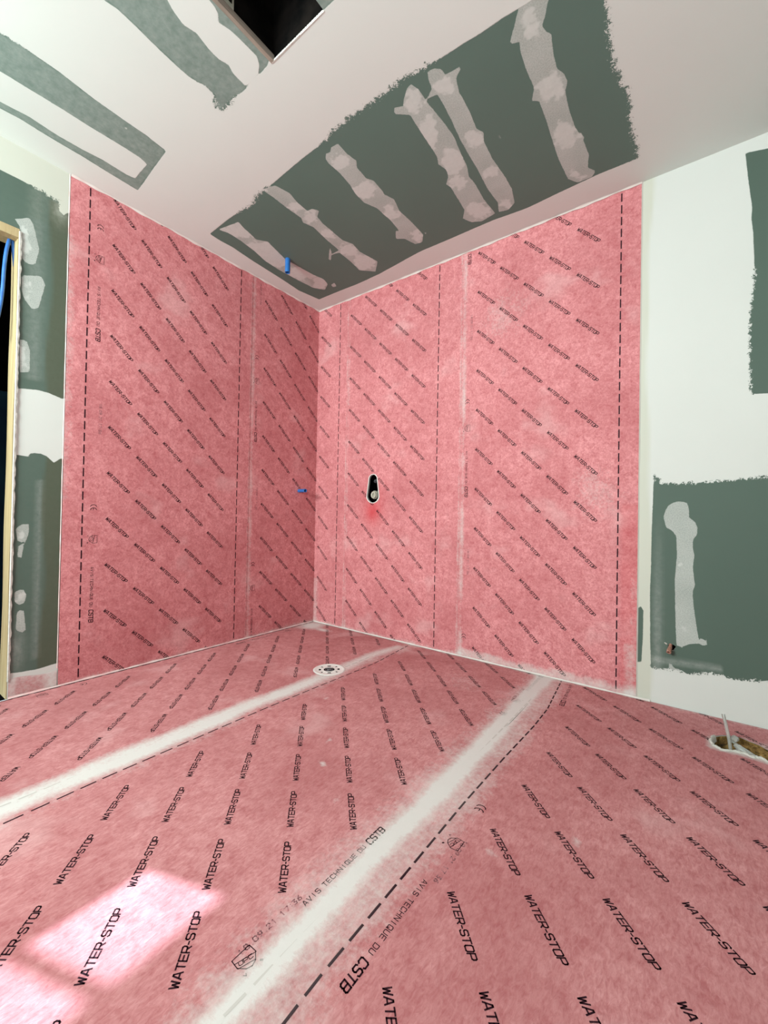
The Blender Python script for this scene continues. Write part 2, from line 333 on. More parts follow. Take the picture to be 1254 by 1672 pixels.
cl = mkmesh('ceiling', [(x, y, H) for x, y in V], [f[::-1] for f in F], [M_CEIL], attrs=dict(cover=-green, skim=skim, blob=blob, rag=rag, tint=z0, haze=0.30*(np.maximum(sdf(Q, G1), sdf(Q, G2)) > 0), olive=z0))  # haze here is painted light: lifts the left green boards, brighter at that side
tag(cl, kind='structure')

# --- right wall (y = 0)
d3 = (900, 180, 3.215); d6 = (1020, 740, 3.637)
KEY = []
for a in np.linspace(-0.10, math.pi+0.10, 15): KEY.append((0.5895+0.037*math.cos(a), 1.115+0.037*math.sin(a)))
for a in np.linspace(math.pi+0.12, 2*math.pi-0.12, 21): KEY.append((0.5905+0.054*math.cos(a), 1.004+0.054*math.sin(a)))
PIPE = [(2.372+0.014*math.cos(a)*(1+0.25*math.sin(3*a)), 0.272+0.015*math.sin(a)) for a in np.linspace(0, 2*math.pi, 15)[:-1]]
W1 = PP([(1068, 774), (1080, 790), (1130, 789), (1185, 785), (1254, 778.5), (1360, 768), (1360, 1125), (1254, 1112.6), (1212.5, 1111), (1192, 1108), (1174, 1101), (1160, 1097), (1149, 1099), (1130, 1101), (1094, 1093), (1062.6, 1090.6), (1061, 987), (1064, 877)], 'R')
W2 = PP([(1217, 250), (1225, 317), (1228, 340), (1227, 356), (1230, 380), (1233, 460), (1225, 510), (1223.5, 584), (1226.6, 643.5), (1254, 642), (1360, 640), (1360, 205), (1254, 242)], 'R')
W3 = PP([(65, 1240), (62, 1150), (75, 925), (92, 905), (112, 930), (106, 1080), (100, 1242)], 'R', d6)
W4 = PP([(72, 560), (80, 600), (82, 680), (74, 660)], 'R', d6)
WS_ = [PP([(230, 380), (240, 340), (260, 310), (285, 295), (310, 287), (350, 288), (372, 296), (385, 355), (380, 378), (420, 410), (433, 440), (430, 485), (405, 515), (405, 560), (414, 610), (405, 680), (418, 780), (405, 820), (405, 860), (415, 950), (440, 1108), (485, 1100), (490, 1140), (470, 1145), (440, 1130), (380, 1135), (345, 1150), (320, 1178), (305, 1120), (300, 950), (297, 750), (310, 600), (305, 490), (280, 460), (245, 440)], 'R', d6),
       PP([(258, 1245), (275, 1240), (290, 1275), (340, 1285), (330, 1300), (265, 1285)], 'R', d6), PP([(425, 850), (440, 870), (436, 876)], 'R', d6), PP([(612, 165), (622, 168), (618, 178)], 'R', d6)]
WB_ = [PP([(x+r*math.cos(a), y+r*math.sin(a)) for a in np.linspace(0, 6.28, 11)[:-1]], 'R', d6) for x, y, r in ((330, 312, 9), (333, 665, 9), (335, 1026, 10))]
xs = lines(0, 2.86, 0.0125, (), (3.0, XE)); zs = lines(0, H, 0.0125)
V, F, lp = grid2d(xs, zs, [KEY, PIPE]); Q = np.array(V)
green = np.maximum.reduce([sdf(Q, g) for g in (W1, W2, W3, W4)])
inside = (Q[:, 0] < 2.23)
green = np.where(inside & (Q[:, 0] > 2.2), -0.05, green)
rag = np.maximum.reduce([1.0*np.exp(-(dline(Q, PP(l, 'R'))/s)**2) for l, s in (([(1068, 774), (1090, 788), (1130, 788)], .02), ([(1150, 787), (1254, 778)], .012), ([(1227, 520), (1224, 560), (1226, 640)], .014), ([(1233, 440), (1224, 510)], .014), ([(1062, 1090), (1100, 1094), (1180, 1104), (1254, 1112)], .012))])*0.8
tint = 0.6*np.clip((2.278+0.016*np.sin(Q[:, 1]*2.3+0.7)+0.005*np.sin(Q[:, 1]*11)-Q[:, 0])/0.013+.5, 0, 1)
haze = 0.30*np.exp(-((Q[:, 0]-2.315)/0.018)**2)*np.clip((0.9-Q[:, 1])/0.5, 0, 1) + 0.35*np.clip(1-np.abs(Q[:, 1]-0.205-0.05*(Q[:, 0]-2.35))/0.022, 0, 1)*(Q[:, 0] > 2.29)*(Q[:, 0] < 2.55)
nv0 = len(V); Fb = [f[::-1] for f in F]
V3 = [(x, 0, z) for x, z in V]
# board thickness round the cut-outs (white plaster core)
extraF = []
for L in lp:
    b0 = len(V3); V3 += [(V3[k][0], 0.013, V3[k][2]) for k in L]
    for k in range(len(L)): extraF.append((L[k], L[(k+1) % len(L)], b0+(k+1) % len(L), b0+k))
pad = lambda a, v=0.0: np.concatenate([a, np.full(len(V3)-nv0, v)])
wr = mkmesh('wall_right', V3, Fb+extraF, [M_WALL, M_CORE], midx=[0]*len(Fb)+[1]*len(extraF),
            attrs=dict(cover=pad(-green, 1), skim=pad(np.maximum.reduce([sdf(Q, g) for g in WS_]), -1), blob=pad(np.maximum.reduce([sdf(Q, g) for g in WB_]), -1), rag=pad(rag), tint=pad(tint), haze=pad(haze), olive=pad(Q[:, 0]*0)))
tag(wr, kind='structure')

# --- left wall (x = 0), doorway cut out, small window further back
DY0, DY1, DZ = -2.34, -1.862, 2.115
WY = [(-2.405, -2.635), (-2.665, -2.93)]; WZ = (1.70, 1.960)
e5 = (0, 250, 3.715); e6 = (0, 700, 3.345)
L1 = PP([(0, 277), (30, 292), (60, 308), (95.6, 328), (112, 345), (113, 420), (107, 650), (103, 655), (75, 637), (31, 634), (31, 620), (60, 300)], 'L')
LTOP = [(-3.2, 2.6), (-3.2, 2.36), (-2.4, 2.365)] + PP([(0, 277), (30, 292), (60, 308), (95, 327), (97, 345), (104, 352), (112, 346)], 'L') + [(-1.6, 2.3), (-1.6, 2.6)]
LMID = PP([(0, 640), (31, 634), (60, 636), (78, 641), (103, 652), (108, 650), (106, 752), (101, 748), (88, 756), (76, 745), (66, 741), (50, 739), (49, 746), (30, 743), (0, 740)], 'L')
LBOT = PP([(-10, 1102), (30, 1098), (60, 1093), (95, 1082), (100, 1120), (-10, 1150)], 'L')
LSK = [PP(q, 'L', e5) for q in ([(85, 400), (140, 395), (180, 390), (205, 440), (240, 585), (225, 640), (215, 680), (165, 672), (135, 640), (118, 440)], [(130, 740), (250, 745), (275, 800), (235, 940), (195, 948), (150, 890), (132, 840)], [(118, 1120), (165, 1145), (183, 1200), (180, 1330), (118, 1330)])] + \
      [PP(q, 'L', e6) for q in ([(85, 550), (110, 522), (158, 520), (158, 570), (135, 628), (95, 612)], [(98, 640), (132, 632), (118, 706), (95, 700)], [(78, 895), (100, 878), (130, 880), (145, 910), (135, 950), (100, 965), (78, 940)], [(90, 1010), (100, 992), (130, 990), (142, 1100), (120, 1115), (85, 1100)], [(208, 245), (218, 245), (214, 290), (209, 290)], [(70, 1170), (88, 1165), (92, 1180), (75, 1182)])]
LBB = [PP(q, 'L', e5) for q in ([(130, 440), (190, 440), (200, 640), (140, 620)], [(120, 1170), (160, 1180), (165, 1300), (120, 1310)], [(140, 780), (190, 780), (190, 900), (150, 860)])] + [PP([(100, 540), (140, 540), (130, 600), (105, 600)], 'L', e6), PP([(90, 900), (120, 900), (120, 940), (95, 940)], 'L', e6)]
ys = lines(-2.45, 0, 0.0125, (DY0, DY1, WY[0][1], WY[0][0]), (YE, -2.99, -2.93)); ys = sorted(set(ys+[WY[1][0], WY[1][1], -2.635]))
zs = lines(0, H, 0.0125, (DZ, WZ[0], WZ[1]))
V, F, _ = grid2d(ys, zs); Q = np.array(V); C = np.array([[np.mean([V[k][0] for k in f]), np.mean([V[k][1] for k in f])] for f in F])
cut = (C[:, 0] > DY0) & (C[:, 0] < DY1) & (C[:, 1] < DZ)
for a, b in WY: cut |= (C[:, 0] < a) & (C[:, 0] > b) & (C[:, 1] > WZ[0]) & (C[:, 1] < WZ[1])
cover = np.maximum.reduce([sdf(Q, g) for g in (LTOP, LMID, LBOT)])
cover = np.where(Q[:, 0] > -1.66, 0.05, cover)
olive = np.clip((Q[:, 0]+1.752+0.010*np.sin(Q[:, 1]*9))/0.012, 0, 1)*(Q[:, 1] < 2.33)
haze = 0.02+0.18*np.exp(-((Q[:, 0]+1.80)/0.03)**2)*(Q[:, 1] > 1.45)+0.22*np.exp(-((Q[:, 0]+1.765)/0.012)**2)*(Q[:, 1] < 1.0)*(Q[:, 1] > 0.15) + 0.5*np.exp(-((Q[:, 0]+1.715)/0.03)**2-((Q[:, 1]-2.30)/0.06)**2)+0.3*np.exp(-((Q[:, 0]+1.83)/0.025)**2-((Q[:, 1]-0.22)/0.09)**2)
rag = 0.9*np.exp(-(dline(Q, PP([(60, 308), (95, 328)], 'L'))/0.02)**2)
tint = 0.55*(Q[:, 1] > 2.2)+0.0
wl = mkmesh('wall_left', [(0, y, z) for y, z in V], [f for f, c in zip(F, cut) if not c], [M_WALL],
            attrs=dict(cover=cover, skim=np.maximum.reduce([sdf(Q, g) for g in LSK]), blob=np.maximum.reduce([sdf(Q, g) for g in LBB]), rag=rag, tint=tint, haze=haze, olive=olive))
tag(wl, kind='structure')
# mullion and shutter-less rim of the small window, wall thickness
bm = bmesh.new()
box(bm, -0.02, -0.002, WY[1][0], WY[0][1], WZ[0], WZ[1]); box(bm, -0.02, -0.002, WY[1][1]-0.03, WY[0][0]+0.03, WZ[0]-0.03, WZ[0]); box(bm, -0.02, -0.002, WY[1][1]-0.03, WY[0][0]+0.03, WZ[1], WZ[1]+0.03)
o = bmobj('window_1', bm, M_WPL, smooth=False); tag(o, kind='structure')

def slab(name, x0, x1, y0, y1, z0, z1, mat, kind='structure'):
    bm = bmesh.new(); box(bm, x0, x1, y0, y1, z0, z1); o = bmobj(name, bm, mat, smooth=False); tag(o, kind=kind); return o
t = NT('plain_compound', 0.8, 0.2); t.color(t.mix(t.rng(t.noise(2, 3), 0.35, 0.65), (0.46, 0.47, 0.45), (0.56, 0.56, 0.54))); M_PLAIN = t.m
slab('wall_far', XE, XE+0.1, YE, 0, 0, H, M_PLAIN)
bm = bmesh.new()     # back wall with its window opening
wx0, wx1, wz0, wz1 = 0.1, 1.5, 1.4, 2.3
for b in ((0, wx0, 0, H), (wx1, XE, 0, H), (wx0, wx1, 0, wz0), (wx0, wx1, wz1, H)): box(bm, b[0], b[1], YE-0.1, YE, b[2], b[3])
tag(bmobj('wall_back', bm, M_PLAIN, smooth=False), kind='structure')

# --- floor, with the rough hole for the waste pipe
HOLE = PP([(340, 500), (365, 462), (400, 440), (440, 430), (480, 424), (560, 424), (650, 432), (720, 438), (800, 455), (870, 485), (950, 520), (1020, 545), (1100, 575), (1180, 620), (1254, 660), (1380, 735), (1450, 800), (1440, 860), (1380, 890), (1254, 875), (1190, 830), (1120, 785), (1060, 775), (1000, 768), (920, 745), (850, 705), (780, 690), (700, 680), (620, 682), (560, 668), (490, 655), (430, 620), (385, 600), (358, 570), (340, 535)], 'F', (1130, 1160, 10.11))
xs = lines(0, XE, 0.1, ()); xs = sorted(set(xs+lines(2.4, 2.9, 0.0125))); ys = lines(YE, 0, 0.1); ys = sorted(set(ys+lines(-0.45, -0.05, 0.0125)))
V, F, lp = grid2d(xs, ys, [HOLE])
V3 = [(x, y, 0) for x, y in V]; eF = []
for L in lp:
    b0 = len(V3); V3 += [(V3[k][0]+0.004*math.sin(k*2.1), V3[k][1]+0.004*math.cos(k*1.7), -0.03) for k in L]
    for k in range(len(L)): eF.append((L[(k+1) % len(L)], L[k], b0+k, b0+(k+1) % len(L)))
fl = mkmesh('floor', V3, F+eF, [M_PLAIN, M_FOAM], midx=[0]*len(F)+[1]*len(eF)); tag(fl, kind='structure')

# ------------------------------------------------------------------ printed membranes
GL = {  # stroke letters on a 0..1 (wide) x 0..1 (high) cell
 'W': [[(0, 1), (.22, 0), (.5, .75), (.78, 0), (1, 1)]], 'A': [[(0, 0), (.4, 1), (.6, 1), (1, 0)], [(.2, .3), (.8, .3)]], 'T': [[(0, 1), (1, 1)], [(.5, 1), (.5, 0)]],
 'E': [[(1, 1), (0, 1), (0, 0), (1, 0)], [(0, .5), (.85, .5)]], 'R': [[(0, 0), (0, 1), (.85, 1), (1, .85), (1, .58), (.85, .42), (0, .42)], [(.5, .42), (1, 0)]],
 '-': [[(.1, .45), (.9, .45)]], 'S': [[(1, .85), (.85, 1), (.15, 1), (0, .85), (0, .65), (.15, .52), (.85, .48), (1, .35), (1, .15), (.85, 0), (.15, 0), (0, .15)]],
 'O': [[(.15, 0), (.85, 0), (1, .15), (1, .85), (.85, 1), (.15, 1), (0, .85), (0, .15), (.15, 0)]], 'P': [[(0, 0), (0, 1), (.85, 1), (1, .85), (1, .55), (.85, .4), (0, .4)]],
 'V': [[(0, 1), (.5, 0), (1, 1)]], 'I': [[(.5, 0), (.5, 1)]], 'C': [[(1, .85), (.85, 1), (.15, 1), (0, .85), (0, .15), (.15, 0), (.85, 0), (1, .15)]], 'H': [[(0, 0), (0, 1)], [(1, 0), (1, 1)], [(0, .5), (1, .5)]],
 'N': [[(0, 0), (0, 1), (1, 0), (1, 1)]], 'Q': [[(.15, 0), (.85, 0), (1, .15), (1, .85), (.85, 1), (.15, 1), (0, .85), (0, .15), (.15, 0)], [(.6, .3), (1.05, -.1)]], 'U': [[(0, 1), (0, .15), (.15, 0), (.85, 0), (1, .15), (1, 1)]],
 'D': [[(0, 0), (0, 1), (.8, 1), (1, .8), (1, .2), (.8, 0), (0, 0)]], 'B': [[(0, 0), (0, 1), (.8, 1), (1, .88), (1, .62), (.85, .5), (0, .5)], [(.85, .5), (1, .38), (1, .12), (.8, 0), (0, 0)]],
 '0': [[(.2, 0), (.8, 0), (1, .2), (1, .8), (.8, 1), (.2, 1), (0, .8), (0, .2), (.2, 0)]], '1': [[(.2, .8), (.5, 1), (.5, 0)]], '2': [[(0, .8), (.2, 1), (.8, 1), (1, .8), (0, 0), (1, 0)]],
 '3': [[(0, 1), (1, 1), (.4, .55), (1, .35), (.8, 0), (0, 0)]], '6': [[(.9, 1), (.2, .6), (0, .2), (.2, 0), (.8, 0), (1, .25), (.8, .5), (.2, .5)]], '7': [[(0, 1), (1, 1), (.4, 0)]], '8': [[(.2, .5), (0, .75), (.2, 1), (.8, 1), (1, .75), (.8, .5), (.2, .5), (0, .25), (.2, 0), (.8, 0), (1, .25), (.8, .5)]],
 '9': [[(.1, 0), (.8, .4), (1, .8), (.8, 1), (.2, 1), (0, .75), (.2, .5), (.8, .5)]], '.': [[(.4, 0), (.55, 0)]], ':': [[(.5, .2), (.5, .3)], [(.5, .7), (.5, .8)]], ' ': []}
class Ink:
    """printed strokes collected as quads in roll coordinates: u across the roll, v down along it"""
    def __init__(s): s.q = []
    def stroke(s, pts, wd, ink=1):
        for a, b in zip(pts[:-1], pts[1:]):
            a = np.array(a, float); b = np.array(b, float); d = b-a; L = np.hypot(*d)
            if L < 1e-6: continue
            d = d/L; n = np.array((-d[1], d[0]))*wd/2; e = d*wd*0.42
            n_seg = max(1, int(L/0.02))
            P0 = [a-e+(b-a+2*e)*k/n_seg for k in range(n_seg+1)]
            for p, q in zip(P0[:-1], P0[1:]): s.q.append(((p+n, q+n, q-n, p-n), ink))
    def text(s, txt, o, dr, h, adv, cw, wd, slant=0.0, ink=1, sy=1.0):
        """o = centre line start (u,v); dr = writing direction in (u,v)"""
        dr = np.array(dr, float); dr /= np.hypot(*dr); up = np.array((dr[1], -dr[0])); x = 0
        for ch in txt:
            c = cw*(0.55 if ch in '-.:' else 1)
            for st in GL[ch]:
                s.stroke([np.array(o)+dr*(x+a*c+(b-.5)*h*slant)+up*(b-.5)*h for a, b in st], wd, ink)
            x += adv*(0.62 if ch in '-.:' else (0.75 if ch == ' ' else 1))
        return x
def print_roll(v0, vmin, vmax, n=5, date_v=0.92, sv=1.0):
    """the whole print of one roll; v0 = v of a first-column word start, words every 0.24 m, marks every 1.44 m"""
    k = Ink(); U0, PU, PV = 0.108, 0.1405, 0.2395
    a = int(math.floor((vmin-v0)/PV))-4; b = int(math.ceil((vmax-v0)/PV))+1
    for c in range(n):
        for m in range(a, b+1):
            k.text('WATER-STOP', (U0+c*PU, v0+c*PU+m*PV), (1, 1), 0.0155, 0.01545, 0.0118, 0.0030, 0.16)
    per = 6*PV; m0 = int(math.floor((vmin-v0)/per))-1
    for m in range(m0, m0+5):
        v = v0-0.07+m*per; u = 0.048
        for dv in (0.0, 0.016):                                    # CE mark: two open rings
            k.stroke([(u-0.0135*math.cos(t_), v+0.013+dv-0.0115*math.sin(t_)) for t_ in np.linspace(0.15, math.pi-0.15, 10)], 0.0028)
        k.stroke([(u, v+0.018), (u, v+0.027)], 0.0026)
        cx, cv = u, v+0.178                                        # shield with a lettered band
        k.stroke([(cx+.019, cv-.019), (cx+.019, cv+.019), (cx, cv+.020), (cx-.014, cv+.010), (cx-.018, cv), (cx-.014, cv-.010), (cx, cv-.020), (cx+.019, cv-.019)], 0.0017)
        k.stroke([(cx+.010, cv-.020), (cx-.002, cv+.020)], 0.0014); k.stroke([(cx-.002, cv-.020), (cx-.013, cv+.011)], 0.0014)
        k.text('UPC', (cx+.004, cv-.014), (-.25, 1), 0.008, 0.0095, 0.0075, 0.0013)
        k.stroke([(cx-.022, cv+.016), (cx-.024, cv+.018)], 0.004); k.stroke([(cx-.020, cv-.020), (cx-.024, cv-.017), (cx-.020, cv-.015)], 0.0013)
        x = k.text('AVIS TECHNIQUE DU', (u, v+0.32), (0, 1), 0.0115, 0.0125, 0.0085, 0.0017)
        k.text('CSTB', (u, v+0.538), (0, 1), 0.0185, 0.0165, 0.0122, 0.0034, 0.12)
        k.text('18.09.21 17:36', (u+0.020, v+date_v), (0, 1), 0.011, 0.0125, 0.008, 0.002, 0, 2)
    # dashed lap lines near both edges of the roll
    for u in (0.0, 0.872):
        v = vmin-0.1
        while v < vmax+0.1: k.stroke([(u, v), (u, v+0.0375)], 0.0058); v += 0.0590
    if sv != 1: k.q = [([np.array((a, v0+(b-v0)*sv)) for a, b in q], i) for q, i in k.q]
    return k
def sheet(name, mat, us, vs, mp, ink, smear, stain, label, hole=(), clip=None):
    """membrane sheet: slab front + turned-back rim, printed strokes 0.35 mm proud, all one mesh.  mp(u,v,h) -> room point"""
    V, F, lp = grid2d(us, vs, hole); n0 = len(V); UV = [tuple(v) for v in V]
    P3 = [mp(u, v, 0.0) for u, v in V]
    nu, nv = len(us), len(vs); rim = [i for i in range(nu)] + [j*nu+nu-1 for j in range(1, nv)] + [(nv-1)*nu+i for i in range(nu-2, -1, -1)] + [j*nu for j in range(nv-2, 0, -1)]
    for L in [rim]+[l[::-1] for l in lp]:
        b0 = len(P3); P3 += [mp(*UV[k], -0.0008) for k in L]; UV += [UV[k] for k in L]
        for k in range(len(L)): F.append((L[k], b0+k, b0+(k+1) % len(L), L[(k+1) % len(L)]))
    mi = [0]*len(F)
    u0, u1, v0, v1 = us[0], us[-1], vs[0], vs[-1]
    for q, ik in ink.q:
        q = np.array(q)
        if q[:, 0].min() < u0 or q[:, 0].max() > u1 or q[:, 1].max() < v0 or q[:, 1].min() > v1: continue
        q[:, 1] = np.clip(q[:, 1], v0, v1)
        if hole and any((sdf(q, h) > -0.003).any() for h in hole): continue
        b = len(P3); P3 += [mp(a, c, 0.00035) for a, c in q]; UV += [tuple(x) for x in q]; F.append((b, b+1, b+2, b+3)); mi.append(ik)
    A = np.array(P3)
    o = mkmesh(name, P3, F, [mat, M_INK, M_FAINT], midx=mi, attrs=dict(smear=np.clip(smear(A), 0, 1.2), stain=stain(A)))
    return tag(o, label, 'waterproofing membrane', None)
G = lambda d, s: np.exp(-(d/s)**2)
NOST = lambda A: np.zeros(len(A))
wig = lambda t_, s=0.0: 0.35*np.sin(t_*7+s)+0.3*np.sin(t_*17+2*s)+0.2*np.sin(t_*41+s)

# wall sheets: v = distance down from the ceiling
zv = lines(0.004, H-0.004, 0.02)
# A: left wall
sheet('wall_membrane', M_MW, lines(-0.083, 0.963, 0.02), zv, lambda u, v, h: (0.0042+h, -1.593+u, H-v), print_roll(H-2.254, 0, H),
      lambda A: 0.55*G(A[:, 1]+0.632, .006)*(A[:, 2] < 2.45)*0.5+0.30*G(A[:, 2], .02)+0.22*G(A[:, 1]+1.676, .03)*(A[:, 2] > .9)*(A[:, 2] < 2.2), NOST,
      'pink printed membrane sheet on the left wall beside the green board and doorway')
# B: wraps the corner
def mpB(u, v, h):
    s = -0.631+u
    if s < -0.0034: return (0.0030+h, s, H-v)
    return (max(s, 0.0030+h), -0.0030-h, H-v)
uB = sorted(set(lines(-0.083, 0.957, 0.02)+[0.6276, 0.6310, 0.6340]))
sheet('wall_membrane', M_MW, uB, zv, mpB, print_roll(H-1.886, 0, H),
      lambda A: 0.32*G(A[:, 1]+0.615, .018)*(A[:, 0] < .01)+0.42*G(A[:, 0]-0.325, .008)*(0.6+0.4*wig(A[:, 2]))*(A[:, 1] > -.01)+0.5*G(A[:, 2], .02)+0.35*G(A[:, 0]-0.02, .03)*(A[:, 1] > -.006)*(A[:, 2] < .35), NOST,
      'pink membrane sheet folded through the inside corner, crossing both walls')
# C: right wall with keyhole cut-out for the mixer supply
KEY_U = [(x-0.241+0.0, H-z) for x, z in KEY]
sheet('wall_membrane', M_MW, lines(-0.001, 1.037, 0.02), zv, lambda u, v, h: (0.241+u, -0.0020-h, H-v), print_roll(H-1.175, 0, H),
      lambda A: 0.40*G(A[:, 0]-1.278, .010)*(0.7+0.4*wig(A[:, 2], 2))+0.45*G(A[:, 2], .022)+0.35*G(A[:, 0]-0.335, .012)*(0.6+0.5*wig(A[:, 2], 1)),
      lambda A: np.clip(0.72*G(np.hypot(A[:, 0]-0.588, (A[:, 2]-0.872)*.9), .066)+0.45*G(np.hypot(A[:, 0]-0.60, (A[:, 2]-0.96)*.8), .10), 0, 1),
      'pink membrane sheet on the right wall with the keyhole cut-out and red stain', hole=[KEY_U])
# D: right wall, free edge next to the white compound
sheet('wall_membrane', M_MW, lines(-0.075, 0.957, 0.02), zv, lambda u, v, h: (1.275+u, -0.0010-h, H-v), print_roll(H-1.511, 0, H),
      lambda A: 0.55*G(A[:, 0]-1.295, .016)*(0.65+0.5*wig(A[:, 2], 3))+1.0*np.clip((0.052-A[:, 2]+0.008*wig(A[:, 0]*2))/0.012, 0, 1)*0.50+0.28*G(A[:, 0]-2.222, .012)*np.clip((.8-A[:, 2])/.2, 0, 1)+0.30*G(A[:, 0]-2.20, .02)*(A[:, 2] < .25)+0.22*G(np.hypot(A[:, 0]-1.55, A[:, 2]-2.05), .16)+0.2*G(np.hypot(A[:, 0]-2.05, A[:, 2]-1.0), .15),
      lambda A: 0.40*(A[:, 0] > 2.155)*(A[:, 2] < .93)*(0.7+0.3*wig(A[:, 2]*2)),
      'pink membrane sheet on the right wall beside the white plastered strip')
# floor sheets: long rolls running away from the right wall; F2 and F3 are printed in opposite directions
def dashx(y, nom):          # the roll was laid slightly crooked near the wall
    return nom + float(np.interp(y, [-2.1, -1.8, -1.2, -0.9, -0.6, -0.4, -0.04, 0], [.012, -.004, -.009, -.004, .006, .004, -.032, -.036]))
YS = 1.018
fy = lines(0.004, 3.9, 0.022)
def seam1(A):
    x, y = A[:, 0], A[:, 1]
    c = np.interp(y, [-2.3, -1.75, -1.2, -0.85, -0.35, -0.06], [.900, .887, .876, .888, .868, .90])
    hw = np.interp(y, [-2.3, -1.75, -1.2, -0.85, -0.35, -0.06], [.048, .056, .050, .044, .040, .030])*(1+0.12*wig(y))
    core = 0.80*np.clip((hw+0.020-np.abs(x-c))/0.048, 0, 1)
    return core*np.clip((-y-0.045)/0.05, 0, 1)*np.interp(y, [-0.9, -0.7], [1, .85])+0.26*G(x-c-.06, .055)
def seam2(A):
    x, y = A[:, 0], A[:, 1]
    c = np.interp(y, [-2.3, -1.9, -1.5, -1.3, -.8, -.1], [1.848, 1.842, 1.826, 1.836, 1.830, 1.812])
    hw = np.interp(y, [-2.3, -1.9, -1.5, -1.3, -.8, -.1], [.022, .024, .026, .038, .034, .042])*(1+0.22*wig(y, 1))
    return 0.74*np.clip((hw+0.014-np.abs(x-c))/0.040, 0, 1)+0.40*G(x-c, .085)+0.20*G(x-c-.09, .05)
flecks = [(1.30, -1.15), (1.36, -1.20), (1.25, -1.02), (1.52, -1.12), (1.45, -1.32), (1.10, -.95), (2.12, -.62), (2.22, -1.15), (2.06, -1.32), (2.28, -1.45), (1.22, -1.62), (1.62, -1.42), (1.98, -1.95), (1.34, -.98)]
def fleck(A):
    s = np.zeros(len(A))
    for k, (a, b) in enumerate(flecks): s = np.maximum(s, 0.65*G(np.hypot((A[:, 0]-a)*(1+2*(k % 2)), (A[:, 1]-b)*(3-2*(k % 2))), .010+.004*(k % 3)))
    return s
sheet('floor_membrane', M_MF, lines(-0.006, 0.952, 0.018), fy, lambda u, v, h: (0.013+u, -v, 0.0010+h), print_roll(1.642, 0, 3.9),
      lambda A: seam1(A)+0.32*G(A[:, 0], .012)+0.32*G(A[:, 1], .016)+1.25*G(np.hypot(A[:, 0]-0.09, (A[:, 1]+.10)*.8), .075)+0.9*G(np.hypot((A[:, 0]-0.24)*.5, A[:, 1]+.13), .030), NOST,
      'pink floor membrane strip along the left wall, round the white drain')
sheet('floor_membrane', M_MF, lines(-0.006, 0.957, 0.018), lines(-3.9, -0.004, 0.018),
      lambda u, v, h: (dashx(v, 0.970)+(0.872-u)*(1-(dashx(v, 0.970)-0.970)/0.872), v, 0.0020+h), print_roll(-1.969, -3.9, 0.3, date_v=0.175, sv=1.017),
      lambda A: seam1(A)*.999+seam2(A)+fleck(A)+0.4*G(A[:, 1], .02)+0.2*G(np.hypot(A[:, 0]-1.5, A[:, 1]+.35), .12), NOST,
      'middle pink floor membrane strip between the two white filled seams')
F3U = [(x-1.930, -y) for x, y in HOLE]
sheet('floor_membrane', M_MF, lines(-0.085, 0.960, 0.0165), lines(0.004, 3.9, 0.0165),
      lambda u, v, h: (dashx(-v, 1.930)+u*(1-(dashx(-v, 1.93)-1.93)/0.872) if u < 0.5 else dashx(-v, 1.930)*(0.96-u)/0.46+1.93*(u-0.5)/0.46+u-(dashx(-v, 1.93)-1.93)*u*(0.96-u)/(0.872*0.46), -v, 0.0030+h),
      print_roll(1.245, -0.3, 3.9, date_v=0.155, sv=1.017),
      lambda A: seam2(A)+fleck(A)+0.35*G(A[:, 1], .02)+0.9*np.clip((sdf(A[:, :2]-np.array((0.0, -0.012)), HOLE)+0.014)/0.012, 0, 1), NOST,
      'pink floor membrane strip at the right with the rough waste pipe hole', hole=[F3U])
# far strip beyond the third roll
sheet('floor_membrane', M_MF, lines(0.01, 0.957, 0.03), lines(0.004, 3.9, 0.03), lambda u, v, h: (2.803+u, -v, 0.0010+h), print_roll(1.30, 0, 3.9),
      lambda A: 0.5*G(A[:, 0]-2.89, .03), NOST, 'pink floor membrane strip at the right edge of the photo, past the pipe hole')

# upstand of membrane under the green board beside the doorway
V, F, _ = grid2d(lines(-1.858, -1.680, 0.01), lines(0.003, 0.085, 0.008))
A = np.array([(0.0015+0.0005*(z < .08), y, z+0.006*math.sin(y*30)*(z > .08)) for y, z in V])
o = mkmesh('membrane_upstand', A, F, [M_MF, M_INK], attrs=dict(smear=0.30+0.45*G(A[:, 1]+1.70, .03)+0.4*G(A[:, 1]+1.845, .012)+0.25*G(A[:, 2]-.085, .012), stain=A[:, 0]*0))
tag(o, 'low smeared pink membrane upstand under the green board beside the doorway', 'membrane upstand')

# sealing beads at the foot of the walls and along the ceiling
def bead(name, mat, p0, p1, n1, n2, r, label, amp=0.2, n=160):
    bm = bmesh.new(); p0 = Vector(p0); p1 = Vector(p1); n1 = Vector(n1); n2 = Vector(n2); prev = None
    for i in range(n+1):
        t_ = i/n; c = p0.lerp(p1, t_); s = (p1-p0).length*t_
        rr = r*(1+amp*math.sin(s*23)+amp*.7*math.sin(s*61+1))
        ring = [c+n1*rr*1.5, c+n1*rr*0.8+n2*rr*0.35, c+n1*rr*0.35+n2*rr*0.8, c+n2*rr*1.5, c]
        ring = [bm.verts.new(q) for q in ring]
        if prev:
            for k in range(5): bm.faces.new((prev[k], prev[(k+1) % 5], ring[(k+1) % 5], ring[k]))
        prev = ring
    bmesh.ops.recalc_face_normals(bm, faces=bm.faces[:])
    return tag(bmobj(name, bm, mat), label, 'sealant bead')
bead('sealant_bead', M_PBEAD, (0.0052, -1.86, 0.004), (0.0052, -0.02, 0.004), (1, 0, 0), (0, 0, 1), 0.0042, 'thin pale sealant bead along the foot of the left pink wall')
bead('sealant_bead', M_BEAD, (0.02, -0.0042, 0.004), (2.29, -0.0042, 0.004), (0, -1, 0), (0, 0, 1), 0.0042, 'grey white sealant bead along the foot of the right pink wall')
